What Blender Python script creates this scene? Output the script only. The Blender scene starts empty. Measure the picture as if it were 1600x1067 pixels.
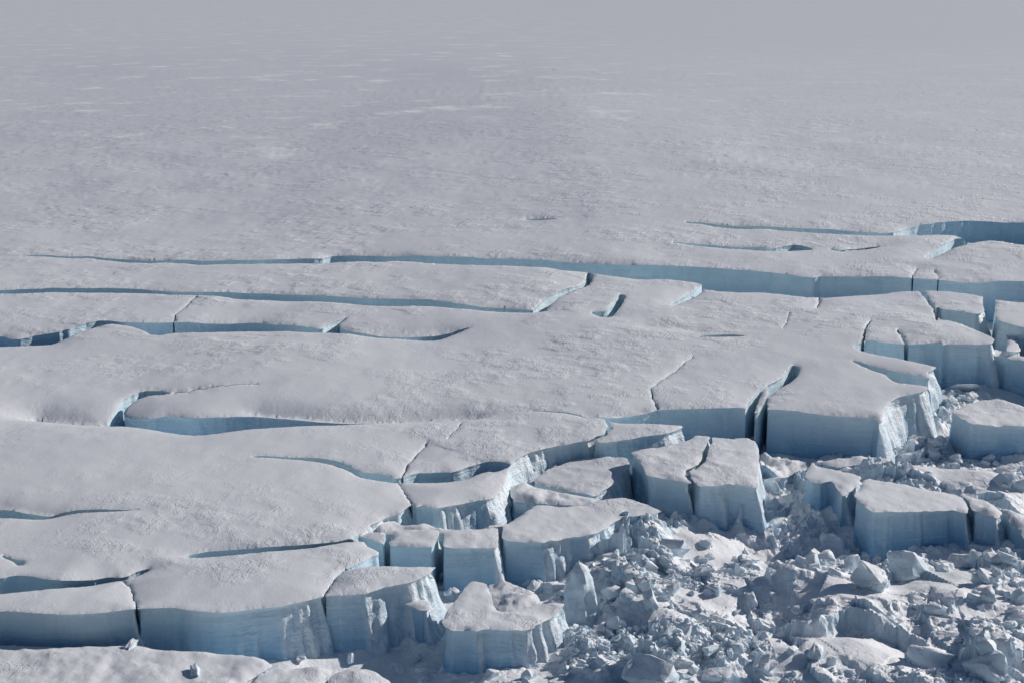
import bpy, math, random
import numpy as np
from mathutils import Vector, kdtree
from mathutils.geometry import delaunay_2d_cdt

# ---------------------------------------------------------------- camera, sky, sun
scene = bpy.context.scene
FPX, CX, CY, CAMH = 2490.0, 800.0, 533.5, 300.0       # measured on the 1600 px wide photograph
PITCH = math.atan(541.5 / FPX)
cam_data = bpy.data.cameras.new('camera')
cam = bpy.data.objects.new('camera', cam_data)
scene.collection.objects.link(cam)
cam.location = (0, 0, CAMH)
cam.rotation_euler = (math.pi / 2 - PITCH, 0, 0)
cam_data.sensor_width = 36.0
cam_data.lens = 36.0 * FPX / 1600.0
cam_data.clip_start = 1.0
cam_data.clip_end = 400000.0
scene.camera = cam

SUN_EL, SUN_AZ = math.radians(26), math.radians(61)     # azimuth measured clockwise from +Y (away from camera)
world = bpy.data.worlds.new('World')
scene.world = world
world.use_nodes = True
wn = world.node_tree
bg = wn.nodes['Background']
sky = wn.nodes.new('ShaderNodeTexSky')
sky.sky_type = 'NISHITA'
sky.sun_disc = False
sky.sun_elevation = SUN_EL
sky.sun_rotation = SUN_AZ
sky.altitude = 1200
sky.ozone_density = 2.6
sky.dust_density = 0.4
wn.links.new(sky.outputs[0], bg.inputs[0])
bg.inputs[1].default_value = 0.051
sd = bpy.data.lights.new('sun', 'SUN')
sd.energy = 3.75
sd.angle = math.radians(0.5)
sd.color = (1.0, 0.955, 0.922)
sun = bpy.data.objects.new('sun', sd)
scene.collection.objects.link(sun)
SDIR = Vector((math.sin(SUN_AZ) * math.cos(SUN_EL), math.cos(SUN_AZ) * math.cos(SUN_EL), math.sin(SUN_EL)))
sun.rotation_euler = SDIR.to_track_quat('Z', 'Y').to_euler()
sun.location = (200, 900, 500)
scene.view_settings.view_transform = 'Standard'
scene.view_settings.look = 'None'
scene.view_settings.gamma = 1.0
scene.view_settings.exposure = 0.0
scene.render.engine = 'CYCLES'
scene.cycles.use_denoising = True
scene.cycles.max_bounces = 6
scene.cycles.diffuse_bounces = 5

# ---------------------------------------------------------------- helpers
rng = np.random.default_rng(7)
cp, sp = math.cos(PITCH), math.sin(PITCH)


def unproj(px, z0=0.0, a=0.0, b=0.0, xc=0.0, yc=0.0):
    """points of the photograph to world XY on the plane z = z0 + a (X - xc) + b (Y - yc)"""
    px = np.asarray(px, float).reshape(-1, 2)
    u = (px[:, 0] - CX) / FPX
    v = (px[:, 1] - CY) / FPX
    dx, dy, dz = u, cp - v * sp, -sp - v * cp
    # CAMH + t dz = z0 + a (t dx - xc) + b (t dy - yc)
    t = (z0 - a * xc - b * yc - CAMH) / (dz - a * dx - b * dy)
    return np.stack([t * dx, t * dy, CAMH + t * dz], 1)


def _hash(ix, iy, iz, seed):
    h = (ix.astype(np.uint64) * np.uint64(374761393) + iy.astype(np.uint64) * np.uint64(668265263)
         + iz.astype(np.uint64) * np.uint64(2147483647) + np.uint64(seed * 974634777 + 12345))
    h = (h ^ (h >> np.uint64(13))) * np.uint64(1274126177)
    h = h ^ (h >> np.uint64(16))
    return (h & np.uint64(0xFFFF)).astype(np.float64) / 65535.0


def noise(x, y, z=None, seed=0):
    x = np.asarray(x, float) + 10000.0
    y = np.asarray(y, float) + 10000.0
    z = np.zeros_like(x) + 500.0 if z is None else np.asarray(z, float) + 500.0
    ix, iy, iz = np.floor(x).astype(np.int64), np.floor(y).astype(np.int64), np.floor(z).astype(np.int64)
    fx, fy, fz = x - ix, y - iy, z - iz
    fx, fy, fz = [f * f * f * (f * (f * 6 - 15) + 10) for f in (fx, fy, fz)]
    r = 0
    for dx in (0, 1):
        for dy in (0, 1):
            for dz in (0, 1):
                w = (fx if dx else 1 - fx) * (fy if dy else 1 - fy) * (fz if dz else 1 - fz)
                r = r + w * _hash(ix + dx, iy + dy, iz + dz, seed)
    return r * 2 - 1


def fbm(x, y, z=None, oct=4, seed=0, gain=0.5):
    r, a, f = 0, 1.0, 1.0
    for o in range(oct):
        r = r + a * noise(np.asarray(x) * f, np.asarray(y) * f, None if z is None else np.asarray(z) * f, seed + o)
        a *= gain
        f *= 2.03
    return r


def sstep(a, b, x):
    t = np.clip((x - a) / (b - a), 0, 1)
    return t * t * (3 - 2 * t)


def inside(poly, pts):
    poly = np.asarray(poly, float)
    out = np.zeros(len(pts), bool)
    mn, mx = poly.min(0), poly.max(0)
    idx = np.where((pts[:, 0] >= mn[0]) & (pts[:, 0] <= mx[0]) & (pts[:, 1] >= mn[1]) & (pts[:, 1] <= mx[1]))[0]
    if not len(idx):
        return out
    p = pts[idx]
    c = np.zeros(len(p), bool)
    j = len(poly) - 1
    for i in range(len(poly)):
        xi, yi = poly[i]
        xj, yj = poly[j]
        if yi != yj:
            m = ((yi > p[:, 1]) != (yj > p[:, 1])) & (p[:, 0] < (xj - xi) * (p[:, 1] - yi) / (yj - yi) + xi)
            c ^= m
        j = i
    out[idx] = c
    return out


def rough_line(pts, step=3.0, amp=0.8, seed=0, closed=True):
    """resample a traced outline and give it a broken edge"""
    P = np.asarray(pts, float)
    if closed:
        P = np.vstack([P, P[:1]])
    res = []
    for i in range(len(P) - 1):
        a, b = P[i], P[i + 1]
        L = math.hypot(b[0] - a[0], (b[1] - a[1]) * 2)
        n = max(1, min(200, int(L / step)))
        for k in range(n):
            res.append(a + (b - a) * k / n)
    if not closed:
        res.append(P[-1])
    R = np.array(res)
    R[:, 0] += amp * fbm(R[:, 0] * 0.11, R[:, 1] * 0.22, oct=3, seed=seed + 50)
    R[:, 1] += 0.5 * amp * fbm(R[:, 0] * 0.11, R[:, 1] * 0.22, oct=3, seed=seed + 90)
    R[:, 0] += 0.45 * amp * noise(R[:, 0] * 0.5, R[:, 1] * 0.9, seed=seed + 130)
    R[:, 1] += 0.28 * amp * noise(R[:, 0] * 0.5, R[:, 1] * 0.9, seed=seed + 131)
    return R


def chaikin(pts, q=0.22):
    P = np.asarray(pts, float)
    nx_ = np.roll(P, -1, 0)
    return np.stack([P + (nx_ - P) * q, P + (nx_ - P) * (1 - q)], 1).reshape(-1, 2)


def crack(pts, w0, w1, seed=0):
    """a thin crack: a centre line of the photograph and its width in pixels at both ends"""
    R = rough_line(pts, 4.0, 1.6, seed, closed=False)
    n = len(R)
    d = np.gradient(R, axis=0)
    nrm = np.stack([-d[:, 1], d[:, 0]], 1)
    nrm /= np.linalg.norm(nrm, axis=1)[:, None] + 1e-9
    t = np.linspace(0, 1, n)
    w = (w0 + (w1 - w0) * t) * (0.75 + 0.5 * rng.random(n))
    nrm[:, 1] *= 0.6
    return np.vstack([R + nrm * w[:, None] / 2, (R - nrm * w[:, None] / 2)[::-1]])


def make_mesh(name, verts, tris, quads=None, mats=(), matidx=None, smooth=True, attr=None):
    me = bpy.data.meshes.new(name)
    verts = np.asarray(verts, np.float32)
    tris = np.asarray(tris, np.int32).reshape(-1, 3)
    nq = 0 if quads is None else len(quads)
    loops = tris.ravel()
    if nq:
        loops = np.concatenate([loops, np.asarray(quads, np.int32).ravel()])
    starts = np.concatenate([np.arange(len(tris)) * 3, len(tris) * 3 + np.arange(nq) * 4]).astype(np.int32)
    me.vertices.add(len(verts))
    me.vertices.foreach_set('co', verts.ravel())
    me.loops.add(len(loops))
    me.loops.foreach_set('vertex_index', loops)
    me.polygons.add(len(starts))
    me.polygons.foreach_set('loop_start', starts)
    if matidx is not None:
        me.polygons.foreach_set('material_index', np.asarray(matidx, np.int32))
    me.polygons.foreach_set('use_smooth', np.full(len(starts), smooth))
    for m in mats:
        me.materials.append(m)
    me.update(calc_edges=True)
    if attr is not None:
        at = me.attributes.new('sunlit_fracture', 'FLOAT', 'POINT')
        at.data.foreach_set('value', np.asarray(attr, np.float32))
    return me


def link(name, me, parent=None, loc=None):
    o = bpy.data.objects.new(name, me)
    scene.collection.objects.link(o)
    if loc is not None:
        o.location = loc
    if parent is not None:
        o.parent = parent
    return o


def tag(o, label=None, cat=None, group=None, kind=None):
    for k, v in (('label', label), ('category', cat), ('group', group), ('kind', kind)):
        if v:
            o[k] = v
    return o


# ---------------------------------------------------------------- materials
class N:
    def __init__(self, name):
        self.m = bpy.data.materials.new(name)
        self.m.use_nodes = True
        self.t = self.m.node_tree
        self.t.nodes.clear()
        self.out = self.t.nodes.new('ShaderNodeOutputMaterial')

    def n(self, kind, **kw):
        nd = self.t.nodes.new(kind)
        ins = kw.pop('i', {})
        for k, v in kw.items():
            setattr(nd, k, v)
        for k, v in ins.items():
            if hasattr(v, 'is_output') or isinstance(v, bpy.types.NodeSocket):
                self.t.links.new(v, nd.inputs[k])
            else:
                nd.inputs[k].default_value = v
        return nd

    def math(self, op, a, b=0.0, c=0.0, clamp=False):
        return self.n('ShaderNodeMath', operation=op, use_clamp=clamp, i={0: a, 1: b, 2: c}).outputs[0]

    def noise(self, vec, scale, detail=3, rough=0.5, dist=0.0):
        return self.n('ShaderNodeTexNoise', i={'Vector': vec, 'Scale': scale, 'Detail': detail, 'Roughness': rough,
                                                'Distortion': dist}).outputs[0]

    def vmath(self, op, a, b):
        return self.n('ShaderNodeVectorMath', operation=op, i={0: a, 1: b}).outputs[0]

    def rng(self, v, a, b, c, d, kind='SMOOTHSTEP'):
        return self.n('ShaderNodeMapRange', interpolation_type=kind,
                      i={0: v, 1: a, 2: b, 3: c, 4: d}).outputs[0]

    def mixc(self, f, a, b):
        nd = self.n('ShaderNodeMix', data_type='RGBA')
        for idx, v in ((0, f), (6, a), (7, b)):
            if isinstance(v, bpy.types.NodeSocket):
                self.t.links.new(v, nd.inputs[idx])
            else:
                nd.inputs[idx].default_value = v
        return nd.outputs[2]

    def bsdf(self, col, rough, normal, spec=0.3):
        b = self.n('ShaderNodeBsdfPrincipled')
        for k, v in (('Base Color', col), ('Roughness', rough), ('Normal', normal), ('Specular IOR Level', spec)):
            if isinstance(v, bpy.types.NodeSocket):
                self.t.links.new(v, b.inputs[k])
            else:
                b.inputs[k].default_value = v
        return b.outputs[0]

    def done(self, shader):
        self.t.links.new(shader, self.out.inputs[0])
        return self.m


def terraces(n, p, scale, levels, height, stretch, seedoff, lo=0.7):
    """wind-cut snow: a noise field cut into shallow steps"""
    q = n.vmath('ADD', n.vmath('MULTIPLY', p, stretch), (seedoff, seedoff * 1.7, 0))
    f = n.math('MULTIPLY', n.noise(q, scale, 2.5, 0.52, 1.3), levels)
    st = n.math('ADD', n.math('FLOOR', f), n.rng(n.math('FRACT', f), lo, 1.0, 0.0, 1.0))
    return n.math('MULTIPLY', st, height)


def snow_height(n, pos, k=1.0):
    p = n.vmath('MULTIPLY', pos, (1, 1, 0))
    # sastrugi: narrow wind-cut scarps, three to four times longer than wide
    rot = n.n('ShaderNodeVectorRotate', rotation_type='Z_AXIS', i={'Vector': p, 'Angle': math.radians(14)}).outputs[0]
    h1 = terraces(n, rot, 0.14, 7.0, 0.30 * k, (1.0, 0.60, 1), 3.1, 0.82)
    h3 = terraces(n, rot, 0.15, 7.0, 0.30 * k, (1.0, 0.13, 1), 9.4, 0.78)
    yy = n.n('ShaderNodeSeparateXYZ', i={0: pos}).outputs[1]
    fw = n.rng(yy, 1250.0, 2000.0, 0.0, 1.0)
    h1 = n.math('ADD', n.math('MULTIPLY', h1, n.math('SUBTRACT', 1.0, fw)), n.math('MULTIPLY', h3, fw))
    h2 = terraces(n, rot, 0.34, 5.0, 0.08 * k, (1.0, 0.30, 1), 17.7, 0.70)
    mask = n.rng(n.noise(p, 0.0060, 3, 0.55), 0.38, 0.60, 0.12, 1.0)
    mask2 = n.rng(n.noise(p, 0.03, 2, 0.5), 0.40, 0.64, 0.1, 1.0)
    Y = n.n('ShaderNodeSeparateXYZ', i={0: pos}).outputs[1]
    calm = n.rng(Y, 2600.0, 9000.0, 1.0, 0.15)              # the distant plateau is wind-polished
    X = n.n('ShaderNodeSeparateXYZ', i={0: pos}).outputs[0]
    lee = n.math('MULTIPLY', n.rng(X, 0.0, -160.0, 0.0, 0.75), n.math('MULTIPLY', n.rng(Y, 1350.0, 1180.0, 0.0, 1.0), n.rng(Y, 880.0, 960.0, 0.0, 1.0)))   # drifted smooth at lower left
    s = n.math('MULTIPLY', n.math('MULTIPLY', n.math('ADD', h1, h2), n.math('MULTIPLY', mask, mask2)), n.math('SUBTRACT', 1.0, lee))
    soft = n.math('MULTIPLY', n.noise(n.vmath('MULTIPLY', rot, (1.2, 0.8, 1)), 0.018, 2, 0.4), 0.9 * k)
    fine = n.math('MULTIPLY', n.noise(n.vmath('MULTIPLY', rot, (1.0, 0.4, 1)), 0.8, 3, 0.6), 0.12 * k)
    return n.math('MULTIPLY', n.math('ADD', s, n.math('ADD', soft, fine)), calm), mask


def snow_colour(n, pos):
    p = n.vmath('MULTIPLY', pos, (1, 1, 0))
    big = n.noise(p, 0.004, 4, 0.55)
    c = n.mixc(n.rng(big, 0.35, 0.65, 0, 1), (0.765, 0.77, 0.785, 1), (0.80, 0.80, 0.805, 1))
    sx = n.n('ShaderNodeSeparateXYZ', i={0: pos})
    dull = n.math('MULTIPLY', n.rng(sx.outputs[0], 900.0, -500.0, 0.25, 1.0), n.rng(sx.outputs[1], 1600.0, 2600.0, 0.0, 1.0))
    c = n.mixc(n.math('MULTIPLY', n.math('ADD', n.math('MULTIPLY', dull, n.rng(sx.outputs[1], 5000.0, 12000.0, 1.0, 0.0)), n.rng(sx.outputs[1], 5000.0, 12000.0, 0.0, 0.65)), 0.8), c, (0.665, 0.665, 0.70, 1))       # duller snow on the far plateau, more so to the left
    # sun glints on the far snow field, painted as brighter streaks
    q = n.n('ShaderNodeVectorRotate', rotation_type='Z_AXIS', i={'Vector': p, 'Angle': math.radians(-16)}).outputs[0]
    st = n.noise(n.vmath('MULTIPLY', q, (0.75, 0.6, 1)), 0.0075, 5, 0.66)
    far = n.rng(n.n('ShaderNodeSeparateXYZ', i={0: pos}).outputs[1], 2500.0, 3600.0, 0.0, 1.0)
    c = n.mixc(n.math('MULTIPLY', n.math('MULTIPLY', n.rng(st, 0.51, 0.70, 0, 1.0), n.math('MULTIPLY', n.rng(n.noise(p, 0.0016, 3, 0.6), 0.40, 0.55, 0.0, 1.0), n.rng(sx.outputs[0], 1500.0, -100.0, 0.25, 1.0))), far), c, (0.98, 0.96, 0.94, 1))
    return c


def make_snow(name):
    n = N(name)
    pos = n.n('ShaderNodeNewGeometry').outputs['Position']
    h, _ = snow_height(n, pos)
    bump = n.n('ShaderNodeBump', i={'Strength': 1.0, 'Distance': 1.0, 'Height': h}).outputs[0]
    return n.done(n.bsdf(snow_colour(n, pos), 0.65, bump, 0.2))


def ice_parts(n, pos):
    # layers of old snow in the wall: thin level lines that wander slowly
    flat = n.vmath('MULTIPLY', pos, (0.035, 0.035, 1.0))
    s1 = n.noise(flat, 0.42, 6, 0.66, 0.9)
    s2 = n.noise(pos, 0.05, 4, 0.55, 0.4)
    s3 = n.noise(n.vmath('MULTIPLY', pos, (0.8, 0.8, 1.3)), 0.28, 4, 0.6)
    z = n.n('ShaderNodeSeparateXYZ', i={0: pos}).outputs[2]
    depth = n.rng(z, -3.0, -34.0, 0.0, 1.0, 'LINEAR')          # firn white, deep ice bluer; also paints shade into the wall bottoms
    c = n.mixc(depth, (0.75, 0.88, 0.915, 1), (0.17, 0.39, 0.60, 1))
    c = n.mixc(n.rng(s2, 0.40, 0.66, 0, 0.45), c, (0.56, 0.71, 0.78, 1))
    c = n.mixc(n.rng(s1, 0.52, 0.66, 0, 0.30), c, (0.66, 0.74, 0.78, 1))
    c = n.mixc(n.rng(s1, 0.44, 0.34, 0, 0.30), c, (0.40, 0.56, 0.68, 1))
    h = n.math('ADD', n.math('MULTIPLY', s1, 0.7), n.math('ADD', n.math('MULTIPLY', s2, 2.8), n.math('MULTIPLY', s3, 0.55)))
    return c, h


def make_ice(name):
    n = N(name)
    pos = n.n('ShaderNodeNewGeometry').outputs['Position']
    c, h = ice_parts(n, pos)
    # broken sunward faces: crushed, bubbly ice, whitened further to paint the sunlight
    fr = n.n('ShaderNodeAttribute', attribute_name='sunlit_fracture').outputs['Fac']
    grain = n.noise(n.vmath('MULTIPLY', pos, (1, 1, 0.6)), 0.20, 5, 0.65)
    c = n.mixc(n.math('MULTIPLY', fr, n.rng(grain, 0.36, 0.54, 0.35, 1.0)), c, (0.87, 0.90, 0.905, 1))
    h = n.math('ADD', h, n.math('MULTIPLY', n.math('MULTIPLY', fr, grain), 2.2))
    bump = n.n('ShaderNodeBump', i={'Strength': 1.0, 'Distance': 1.0, 'Height': h}).outputs[0]
    return n.done(n.bsdf(c, 0.45, bump, 0.35))


def make_mixed(name, lo=0.50, hi=0.78):
    """broken ice with snow lying on whatever faces up"""
    n = N(name)
    g = n.n('ShaderNodeNewGeometry')
    pos = g.outputs['Position']
    nz = n.n('ShaderNodeSeparateXYZ', i={0: g.outputs['Normal']}).outputs[2]
    jit = n.math('MULTIPLY', n.math('SUBTRACT', n.noise(pos, 0.35, 4, 0.6), 0.5), 0.55)
    f = n.rng(n.math('ADD', nz, jit), lo, hi, 0, 1)
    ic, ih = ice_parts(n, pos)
    ic = n.mixc(0.68, ic, (0.72, 0.78, 0.815, 1))
    sc = n.mixc(n.rng(n.noise(pos, 0.03, 3, 0.5), 0.3, 0.7, 0.5, 1.0), snow_colour(n, pos), (0.93, 0.925, 0.92, 1))     # fresh powder
    soft = n.math('MULTIPLY', n.noise(pos, 0.12, 5, 0.6), 1.1)
    lump = n.math('MULTIPLY', n.noise(pos, 0.7, 3, 0.6), 0.22)
    h = n.math('ADD', n.math('ADD', soft, lump), n.math('MULTIPLY', ih, 0.35))
    bump = n.n('ShaderNodeBump', i={'Strength': 1.0, 'Distance': 1.0, 'Height': h}).outputs[0]
    return n.done(n.bsdf(n.mixc(f, ic, sc), 0.6, bump, 0.25))


M_SNOW = make_snow('wind_packed_snow')
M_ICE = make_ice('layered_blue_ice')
M_MIX = make_mixed('broken_ice_with_snow')

# ---------------------------------------------------------------- what was traced: crevasses of the ice sheet (pixels of the photograph, level z = 0)
GAPS = []
CR = []
GAPS += [
    # long upper crevasse
    [(28, 399), (60, 397.5), (100, 399), (180, 400), (250, 404), (300, 405), (400, 406), (450, 404), (500, 402), (515, 397), (540, 395), (600, 396),
     (700, 400), (800, 401), (860, 404), (900, 406), (1000, 412), (1100, 416), (1200, 424), (1268, 431), (1285, 427), (1380, 430), (1470, 434),
     (1520, 437), (1600, 438), (1760, 440), (1760, 480), (1600, 471), (1558, 467), (1533, 461), (1485, 455), (1446, 453), (1430, 452), (1400, 451), (1380, 454),
     (1330, 457), (1280, 461), (1200, 454), (1100, 449), (1097, 441), (1050, 436), (985, 430), (928, 423), (918, 420), (860, 417), (780, 413), (650, 408), (540, 404), (470, 411),
     (400, 412), (330, 412), (250, 409), (170, 403), (60, 400)],
    # far right crevasse
    [(1070, 346.5), (1100, 348), (1190, 353), (1250, 355), (1330, 359), (1392, 364), (1410, 356), (1430, 351), (1470, 347), (1520, 343), (1560, 343),
     (1600, 344), (1760, 350), (1760, 400), (1600, 382), (1555, 374), (1530, 376), (1516, 379), (1500, 365), (1470, 363), (1430, 364), (1400, 367), (1330, 366),
     (1250, 361), (1190, 357), (1100, 350.5), (1072, 349)],
    [(1499, 365), (1517, 378), (1485, 388), (1462, 396), (1449, 400), (1446, 396), (1470, 381)],
    [(1043, 378), (1080, 379), (1130, 381), (1165, 383), (1185, 383), (1205, 387), (1225, 384), (1247, 381), (1270, 387), (1268, 390), (1245, 391), (1205, 390), (1165, 386),
     (1120, 385), (1080, 382)],
    [(1297, 387), (1316, 391), (1330, 386), (1372, 380), (1374, 382), (1332, 390), (1317, 393), (1300, 391)],
    [(815, 340), (840, 338.5), (870, 340), (868, 341.6), (840, 341.5)],
    # second crevasse from the left edge
    [(-300, 452), (0, 453), (30, 451), (90, 449), (200, 449), (260, 454), (320, 455), (400, 456), (480, 459), (560, 464), (620, 467), (660, 466), (700, 470), (740, 476),
     (800, 477), (832, 480), (852, 482), (830, 484.5), (780, 483), (720, 481), (680, 477), (630, 477), (600, 478), (540, 473), (480, 467), (400, 464), (330, 461), (230, 457), (100, 455),
     (0, 458), (-300, 458)],
    # open joint between the two upper tongues
    [(917, 420), (915, 432), (911, 440), (895, 447), (870, 455), (850, 464), (838, 474), (831, 482), (854, 482), (856, 476), (867, 467), (885, 458), (905, 449), (918, 443), (924, 436), (929, 423)],
    [(1097, 441), (1100, 448), (1085, 460), (1052, 474), (1049, 470), (1075, 455)],
    [(966, 459), (979, 460), (975, 472), (961, 488), (944, 491), (920, 485), (948, 484), (955, 475)],
    [(1085, 524), (1100, 521.5), (1140, 520.5), (1168, 523), (1150, 524.5), (1120, 524.5)],
    # third crevasse, lower left of the upper tongues
    [(-300, 505), (0, 518), (22, 525), (60, 518), (100, 514), (130, 505), (160, 499), (195, 502), (250, 503), (270, 502), (330, 502), (400, 499), (440, 504), (480, 508),
     (503, 511), (512, 504), (540, 495), (543, 496), (526, 507), (560, 516), (620, 519.5), (650, 519.5), (690, 516), (740, 508), (722, 515), (690, 526), (660, 526), (600, 522),
     (545, 520), (510, 517), (480, 517), (440, 515), (400, 513), (330, 515), (280, 518), (240, 524), (225, 516), (205, 508), (180, 505), (165, 506), (140, 513), (115, 520), (85, 532), (50, 534),
     (0, 536), (-300, 540)],
    # crevasse of the left middle
    [(50, 637), (80, 641), (120, 643), (165, 644), (172, 636), (188, 619), (203, 612), (222, 606), (250, 605), (268, 608), (252, 611), (235, 611), (215, 616), (200, 624), (190, 633),
     (210, 641), (235, 644), (262, 641), (300, 645), (350, 642), (400, 638), (450, 641), (500, 645), (560, 646), (620, 646), (680, 645), (720, 644), (742, 643), (742, 646),
     (650, 651), (560, 655), (480, 660), (400, 666), (350, 672), (320, 675), (300, 675), (250, 666), (200, 657), (165, 654), (100, 646)],
    # S-shaped crevasse in front of it
    [(395, 710), (440, 711), (500, 713), (530, 717), (555, 727), (565, 732), (600, 734), (620, 742), (650, 730), (690, 727), (710, 728), (740, 717), (765, 713), (790, 714), (799, 717),
     (793, 722), (775, 728), (760, 727), (740, 735), (725, 741), (690, 744), (640, 746), (610, 748), (580, 743), (560, 740), (545, 731), (510, 721), (450, 714), (395, 712)],
    # big cleft under the middle slab
    [(815, 637), (880, 641), (945, 648), (1000, 640), (1030, 634), (1060, 633), (1100, 633), (1165, 634), (1200, 636), (1260, 640), (1320, 643), (1378, 645), (1378, 700),
     (1080, 700), (1073, 658), (1040, 657), (1000, 657), (955, 656), (945, 650), (880, 643)],
    # wide joint in the middle slab
    [(1240, 567), (1251, 571), (1249, 580), (1237, 592), (1217, 603), (1203, 613), (1199, 622), (1200, 640), (1163, 640), (1168, 628), (1175, 617), (1192, 600), (1222, 585), (1230, 574)],
    # slit behind the middle slab
    [(1325, 561), (1360, 568), (1380, 573), (1412, 580), (1440, 585), (1454, 590), (1454, 602), (1430, 597), (1403, 594), (1392, 589), (1383, 581), (1360, 574)],
    [(1332, 540), (1350, 533), (1355, 530), (1375, 533), (1424, 532), (1475, 528), (1490, 560), (1465, 572), (1440, 565), (1400, 558), (1345, 548)],
    # lower left crevasses
    [(-300, 780), (0, 787), (20, 790), (50, 796), (78, 800), (85, 797), (130, 794), (170, 794), (200, 795), (222, 794), (170, 798), (110, 800), (60, 807), (20, 805), (0, 804), (-300, 800)],
    [(286, 858), (320, 850), (350, 848), (400, 846), (440, 843), (500, 838), (530, 835), (548, 831), (556, 836), (530, 838), (480, 846), (420, 852), (360, 856), (300, 860)],
    [(-300, 905), (0, 900), (20, 895), (45, 895), (70, 901), (100, 903), (150, 894), (170, 890), (195, 890), (215, 880), (233, 876), (234, 879), (215, 888), (195, 894), (170, 898),
     (120, 909), (90, 915), (30, 921), (0, 925), (-300, 940)],
    [(2, 864), (22, 870), (40, 873), (38, 878), (27, 880), (20, 873), (5, 868)],
    [(575, 824), (600, 806), (650, 796), (700, 797), (790, 780), (792, 860), (690, 882), (684, 874), (662, 873), (606, 872), (572, 873), (570, 865), (592, 855), (592, 851), (567, 840)],
    # behind the tip of the front tongue
    [(539, 877), (570, 865), (578, 859), (592, 855), (592, 851), (570, 841), (640, 835), (700, 850), (684, 874), (662, 873), (606, 872), (572, 873), (541, 880)],
]
CR += [
    ([(307, 462), (290, 478), (274, 490), (270, 506)], 1.9, 2.1),
    ([(268, 609), (300, 606), (340, 601), (400, 596)], 1.2, 0.6),
    ([(1082, 552), (1062, 570), (1045, 582), (1018, 604), (1019, 612), (1028, 634)], 0.8, 3.0),
    ([(722, 655), (712, 670), (699, 683)], 1.0, 0.8),
    ([(668, 686), (650, 705), (636, 722), (623, 750)], 0.8, 2.7),
    ([(622, 745), (632, 762), (647, 786)], 1.4, 1.6),
    ([(949, 652), (952, 664), (945, 675), (925, 683), (914, 690)], 6.0, 4.9),
    ([(190, 895), (205, 908), (207, 922), (212, 935), (213, 960)], 1.0, 3.0),
    ([(541, 876), (525, 890), (515, 905), (507, 918), (505, 940)], 1.9, 3.0),
    ([(1361, 498), (1353, 512), (1349, 526), (1348, 545)], 2.1, 5.2),
    ([(1402, 510), (1411, 522), (1421, 540)], 3.0, 4.9),
    ([(1438, 450), (1449, 463), (1458, 477), (1466, 495)], 9.0, 3.6),
    ([(1433, 416), (1427, 426), (1424, 440)], 0.8, 2.4),
    ([(1460, 420), (1468, 430), (1466, 442)], 0.7, 1.8),
    ([(1281, 459), (1279, 470), (1277, 478)], 3.4, 0.9),
    ([(1234, 488), (1228, 502), (1224, 512)], 0.8, 0.7),
]
BASIN = [(1537, 458), (1556, 464), (1556, 490), (1560, 499), (1600, 511), (1760, 545), (1760, 1400), (-320, 1400), (-320, 950), (-120, 951), (0, 951), (60, 954),
         (110, 954), (160, 951), (205, 946), (213, 945), (270, 943), (290, 947), (340, 949), (370, 945), (400, 941), (440, 937), (470, 930), (500, 922), (515, 919), (570, 915),
         (580, 912), (600, 905), (640, 898), (655, 892), (670, 884), (680, 875), (684, 873), (760, 850), (640, 812), (600, 840), (545, 833), (570, 820), (580, 809), (587, 806), (605, 796), (625, 793), (637, 785), (645, 781), (650, 786),
         (660, 783), (678, 788), (700, 782), (740, 773), (770, 770), (780, 760), (788, 748), (794, 730), (797, 718), (805, 711), (830, 700), (860, 692), (918, 683), (940, 686),
         (1000, 677), (1040, 672), (1060, 664), (1073, 657), (1090, 662), (1378, 655), (1382, 632), (1395, 620), (1405, 615), (1450, 606), (1452, 590), (1450, 580), (1465, 572),
         (1445, 566), (1440, 545), (1475, 532), (1487, 531), (1525, 535), (1550, 535), (1555, 527), (1525, 512), (1500, 502), (1465, 494), (1463, 478), (1475, 483), (1500, 485),
         (1527, 490), (1538, 485), (1535, 470)]

# places where the surface rolls over before it breaks off: line, drop in metres, width in metres
ROLL = [([(400, 634), (450, 637), (500, 641), (560, 643), (620, 643), (680, 641), (740, 640)], 7.0, 18.0),
        ([(60, 636), (120, 640), (160, 641)], 8.0, 24.0),
        ([(920, 644), (960, 642), (1000, 636)], 3.0, 9.0),
        ([(0, 783), (50, 792), (80, 797)], 2.0, 9.0),
        ([(520, 511), (600, 516), (700, 512)], 2.5, 14.0),
        ([(1010, 505), (1050, 506), (1085, 513)], 2.5, 14.0)]

# ---------------------------------------------------------------- slabs cut out of a plane: snow surface and ice walls
ROOT_DEPTH = -42.0


def swell(X, Y):
    near = 1 - sstep(3800, 9000, Y)
    mid = sstep(1050, 1500, Y)
    z = 3.3 * fbm(X / 190, Y / 260, oct=2, seed=3) * (0.55 + 0.45 * mid) * (1 - sstep(2600, 4600, Y))
    z = z + mid * near * (9.0 * noise(X / 700, Y / 1100, seed=22) + 0.03 * np.clip(X, -450, 150) + 4)
    return z


def surface_relief(X, Y):
    return (0.35 * fbm(X / 28, Y / 45, oct=3, seed=11) + 0.5 * noise(X / 60, Y / 90, seed=12)) * (1 - sstep(2500, 5000, Y))


def unproj_sheet(px):
    """points of the photograph to the gently swelling surface of the ice sheet"""
    px = np.asarray(px, float).reshape(-1, 2)
    u = (px[:, 0] - CX) / FPX
    v = (px[:, 1] - CY) / FPX
    dx, dy, dz = u, cp - v * sp, -sp - v * cp
    z = np.zeros(len(px))
    for _ in range(14):
        t = (z - CAMH) / dz
        zn = swell(t * dx, t * dy)
        z = np.where(t * dy > 9000, 0.0, 0.5 * z + 0.5 * zn)
    t = (z - CAMH) / dz
    return np.stack([t * dx, t * dy, z], 1)


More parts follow.
